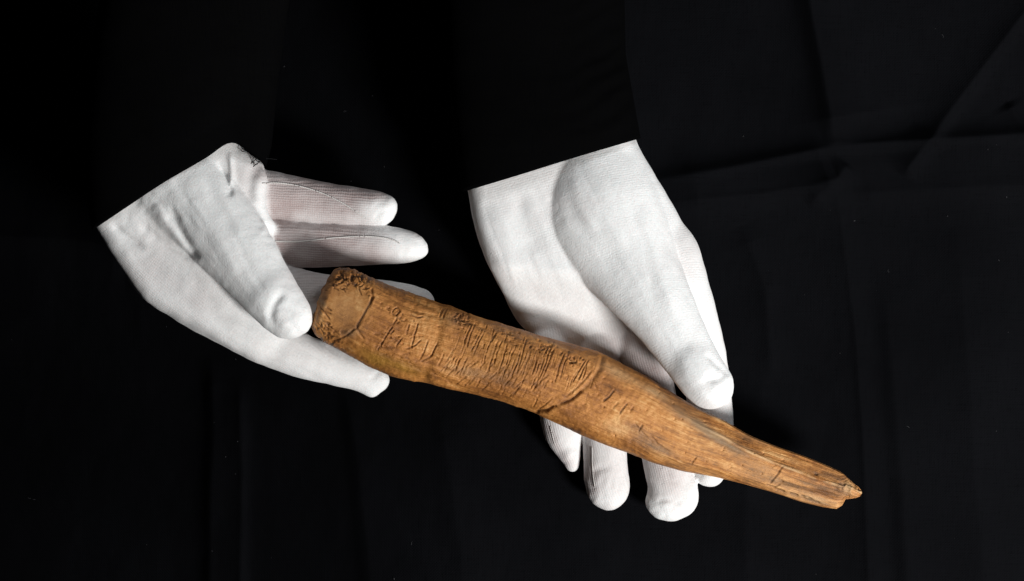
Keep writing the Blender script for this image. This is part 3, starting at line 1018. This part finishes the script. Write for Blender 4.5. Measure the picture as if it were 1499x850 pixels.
    # small cuts on the smooth half
    for pts, dp, st in [([(899, 570), (892, 580), (883, 588)], 2.6, 0.8), ([(869, 560), (873, 568), (880, 572)], 1.3, 0.15), ([(918, 590), (912, 598), (907, 606)], 2.2, 0.65),
                        ([(928, 594), (922, 604)], 1.4, 0.2), ([(905, 588), (897, 597)], 1.4, 0.2), ([(941, 621), (935, 631)], 2.2, 0.6),
                        ([(896, 592), (912, 594), (928, 600)], 1.0, 0.1), ([(952, 636), (962, 650), (980, 660)], 1.4, 0.3), ([(1019, 668), (1012, 678)], 1.6, 0.4),
                        ([(985, 668), (1000, 676), (1020, 682)], 1.3, 0.3), ([(1146, 682), (1138, 694), (1127, 707)], 2.0, 0.55), ([(1120, 709), (1134, 712), (1142, 708)], 1.8, 0.4),
                        ([(930, 620), (948, 640)], 1.2, 0.3), ([(1000, 640), (1060, 672), (1110, 695)], 0.5, 0.05),
                        ([(1000, 620), (1040, 643), (1080, 662)], 0.8, 0.2), ([(1090, 668), (1130, 684), (1136, 680)], 1.2, 0.2)]:
        cut(pts, dp, 1.25, st, True, 0.0)
    # long drying checks and the splintered lower ledge of the narrow end
    cut([(1138, 703), (1160, 710), (1190, 717), (1236, 729)], 3.6, 2.2, 0.45, True, 0.0, 0.1)
    cut([(1130, 714), (1160, 722), (1176, 726), (1190, 731)], 2.6, 1.7, 0.5, True, 0.36)
    cut([(1174, 729), (1200, 736)], 2.2, 1.4, 0.4)
    cut([(1193, 692), (1197, 694)], 2.6, 1.8, 0.6)
    cut([(1228, 706), (1236, 710), (1232, 716)], 2.4, 1.7, 0.5)
    cut([(1222, 715), (1240, 724), (1250, 727)], 2.0, 1.8, 0.3)
    endm = sstep(Ltot - 40, Ltot - 8, SS)
    D += endm * 6.0 * (fbm(PX / 5, PY / 5, 33, 4) - 0.5)
    D *= np.where(FR, 1, 0.35)
    # ---- grey and ochre stains; paler patches and a pale line along the ridge
    blob = lambda x, y, rx, ry, th_: np.exp(-((((PX - x) * math.cos(th_) + (PY - y) * math.sin(th_)) / rx) ** 2 + ((-(PX - x) * math.sin(th_) + (PY - y) * math.cos(th_)) / ry) ** 2))
    nz = 0.35 + 1.3 * fbm(PX / 16, PY / 16, 70, 4)
    grey = np.clip(nz * (blob(1018, 618, 48, 8, 0.60) + 0.8 * blob(1064, 650, 34, 5, 0.5) + 0.7 * blob(513, 486, 15, 7, -0.2) + 0.6 * blob(930, 628, 22, 10, 0.5)
                         + 0.5 * blob(664, 470, 12, 10, 0) + 0.55 * blob(960, 655, 30, 8, 0.4) + 0.5 * blob(1232, 712, 12, 8, 0.3) + 0.4 * blob(690, 545, 40, 9, 0.2)), 0, 1)
    ochre = np.clip(nz * (blob(585, 536, 34, 9, 0.3) + 0.8 * blob(545, 522, 22, 10, 0.5) + 0.35 * blob(730, 520, 60, 30, 0.2)), 0, 1)
    dridge = np.abs(AC / (wid[:, None] / 2) - tr[:, None])
    pale = 0.95 * wf[:, None] * np.exp(-(dridge * wid[:, None] / 2 / 2.4) ** 2) * sstep(0.30, 0.5, fbm(SS / 22, AC / 9, 99, 3)) * sstep(560, 640, SS)
    pale = np.maximum(pale, np.clip(nz, 0, 1) * (0.7 * blob(905, 545, 26, 8, 0.45) + 0.7 * blob(956, 572, 22, 6, 0.5) + 0.9 * blob(1243, 713, 12, 9, 0.7)
                                                 + 0.5 * blob(900, 628, 18, 8, 0.4) + 0.8 * blob(474, 446, 4, 5, 0) + 0.32 * blob(505, 450, 34, 32, 0) + 0.6 * blob(1190, 730, 40, 6, 0.26)
                                                 + 0.35 * blob(1120, 690, 60, 12, 0.4)))
    pale = np.clip(pale + 0.20 * wf[:, None] * sstep(0.3, 0.6, fbm(SS / 60, AC / 7, 118, 3)), 0, 1)
    dark_marks = np.clip(dark_marks, 0, 0.9) * FR

    # ---- to space, then push along the normals
    sc = (CAMZ - Zc) / DIST
    Q = np.stack([(PX - W_PX / 2) * sc, -(PY - H_PX / 2) * sc, Zc], -1)
    du = np.gradient(Q, axis=0)
    dv = (np.roll(Q, -1, 1) - np.roll(Q, 1, 1))
    nrm = np.cross(du, dv); nrm /= np.linalg.norm(nrm, axis=-1, keepdims=True) + 1e-9
    if nrm[500, 115, 2] < 0:
        nrm = -nrm
    Q = Q + nrm * D[..., None]
    n, m = PX.shape
    idx = np.arange(n * m).reshape(n, m); r = np.roll(idx, -1, 1)
    F = np.stack([idx[:-1], idx[1:], r[1:], r[:-1]], -1).reshape(-1, 4)
    V = Q.reshape(-1, 3)
    att = {'along': SS.ravel(), 'across': AC.ravel(), 'dark_marks': dark_marks.ravel(), 'grey': grey.ravel(), 'ochre': ochre.ravel(), 'pale': pale.ravel(), 'grain': ((0.45 + 0.55 * wf[:, None]) * (1 - 0.6 * patch)).ravel()}
    # domed rough butt and closed tip
    caps = []
    for end, ring in ((0, idx[0]), (1, idx[-1])):
        base = V[ring]; c = base.mean(0)
        prev = ring
        nr = 9 if end == 0 else 3
        for q in range(1, nr + 1):
            k = 1 - q / (nr + 0.25)
            out = np.array([-1.0, 0.42, 0.0]) * (11 * math.sqrt(max(0, 1 - k * k)) if end == 0 else -1.0 * (1 - k) * 2)
            pts = c + (base - c) * k + out
            if end == 0:
                pts += np.array([-1.0, 0.42, 0])[None, :] * (7 * (fbm(pts[:, 2] / 9 + 40, pts[:, 1] / 9 + 70, 15, 4) - 0.5))[:, None]
            st = len(V)
            V = np.concatenate([V, pts])
            new = np.arange(st, st + m)
            a, b = prev, new
            quad = np.stack([a, np.roll(a, -1), np.roll(b, -1), b], -1)
            if end == 1:
                quad = quad[:, ::-1]
            F = np.concatenate([F, quad])
            for kk in att:
                src = att[kk][ring]
                if kk == 'across':
                    src = src * k
                if kk == 'along':
                    src = src - 4.0 * q
                if kk == 'dark_marks':
                    src = np.clip(0.5 * (fbm(pts[:, 2] / 6, pts[:, 1] / 6, 31, 3) - 0.3) * 2, 0, 0.8)
                att[kk] = np.r_[att[kk], src]
            prev = new
    o = mesh_obj('carved_wooden_stick', V * K, F, WOOD, None, True, att)
    o['label'] = 'tapering brown carved wooden stick with engraved lines, resting across both white gloves'
    o['category'] = 'carving'
    return o


build_stick()
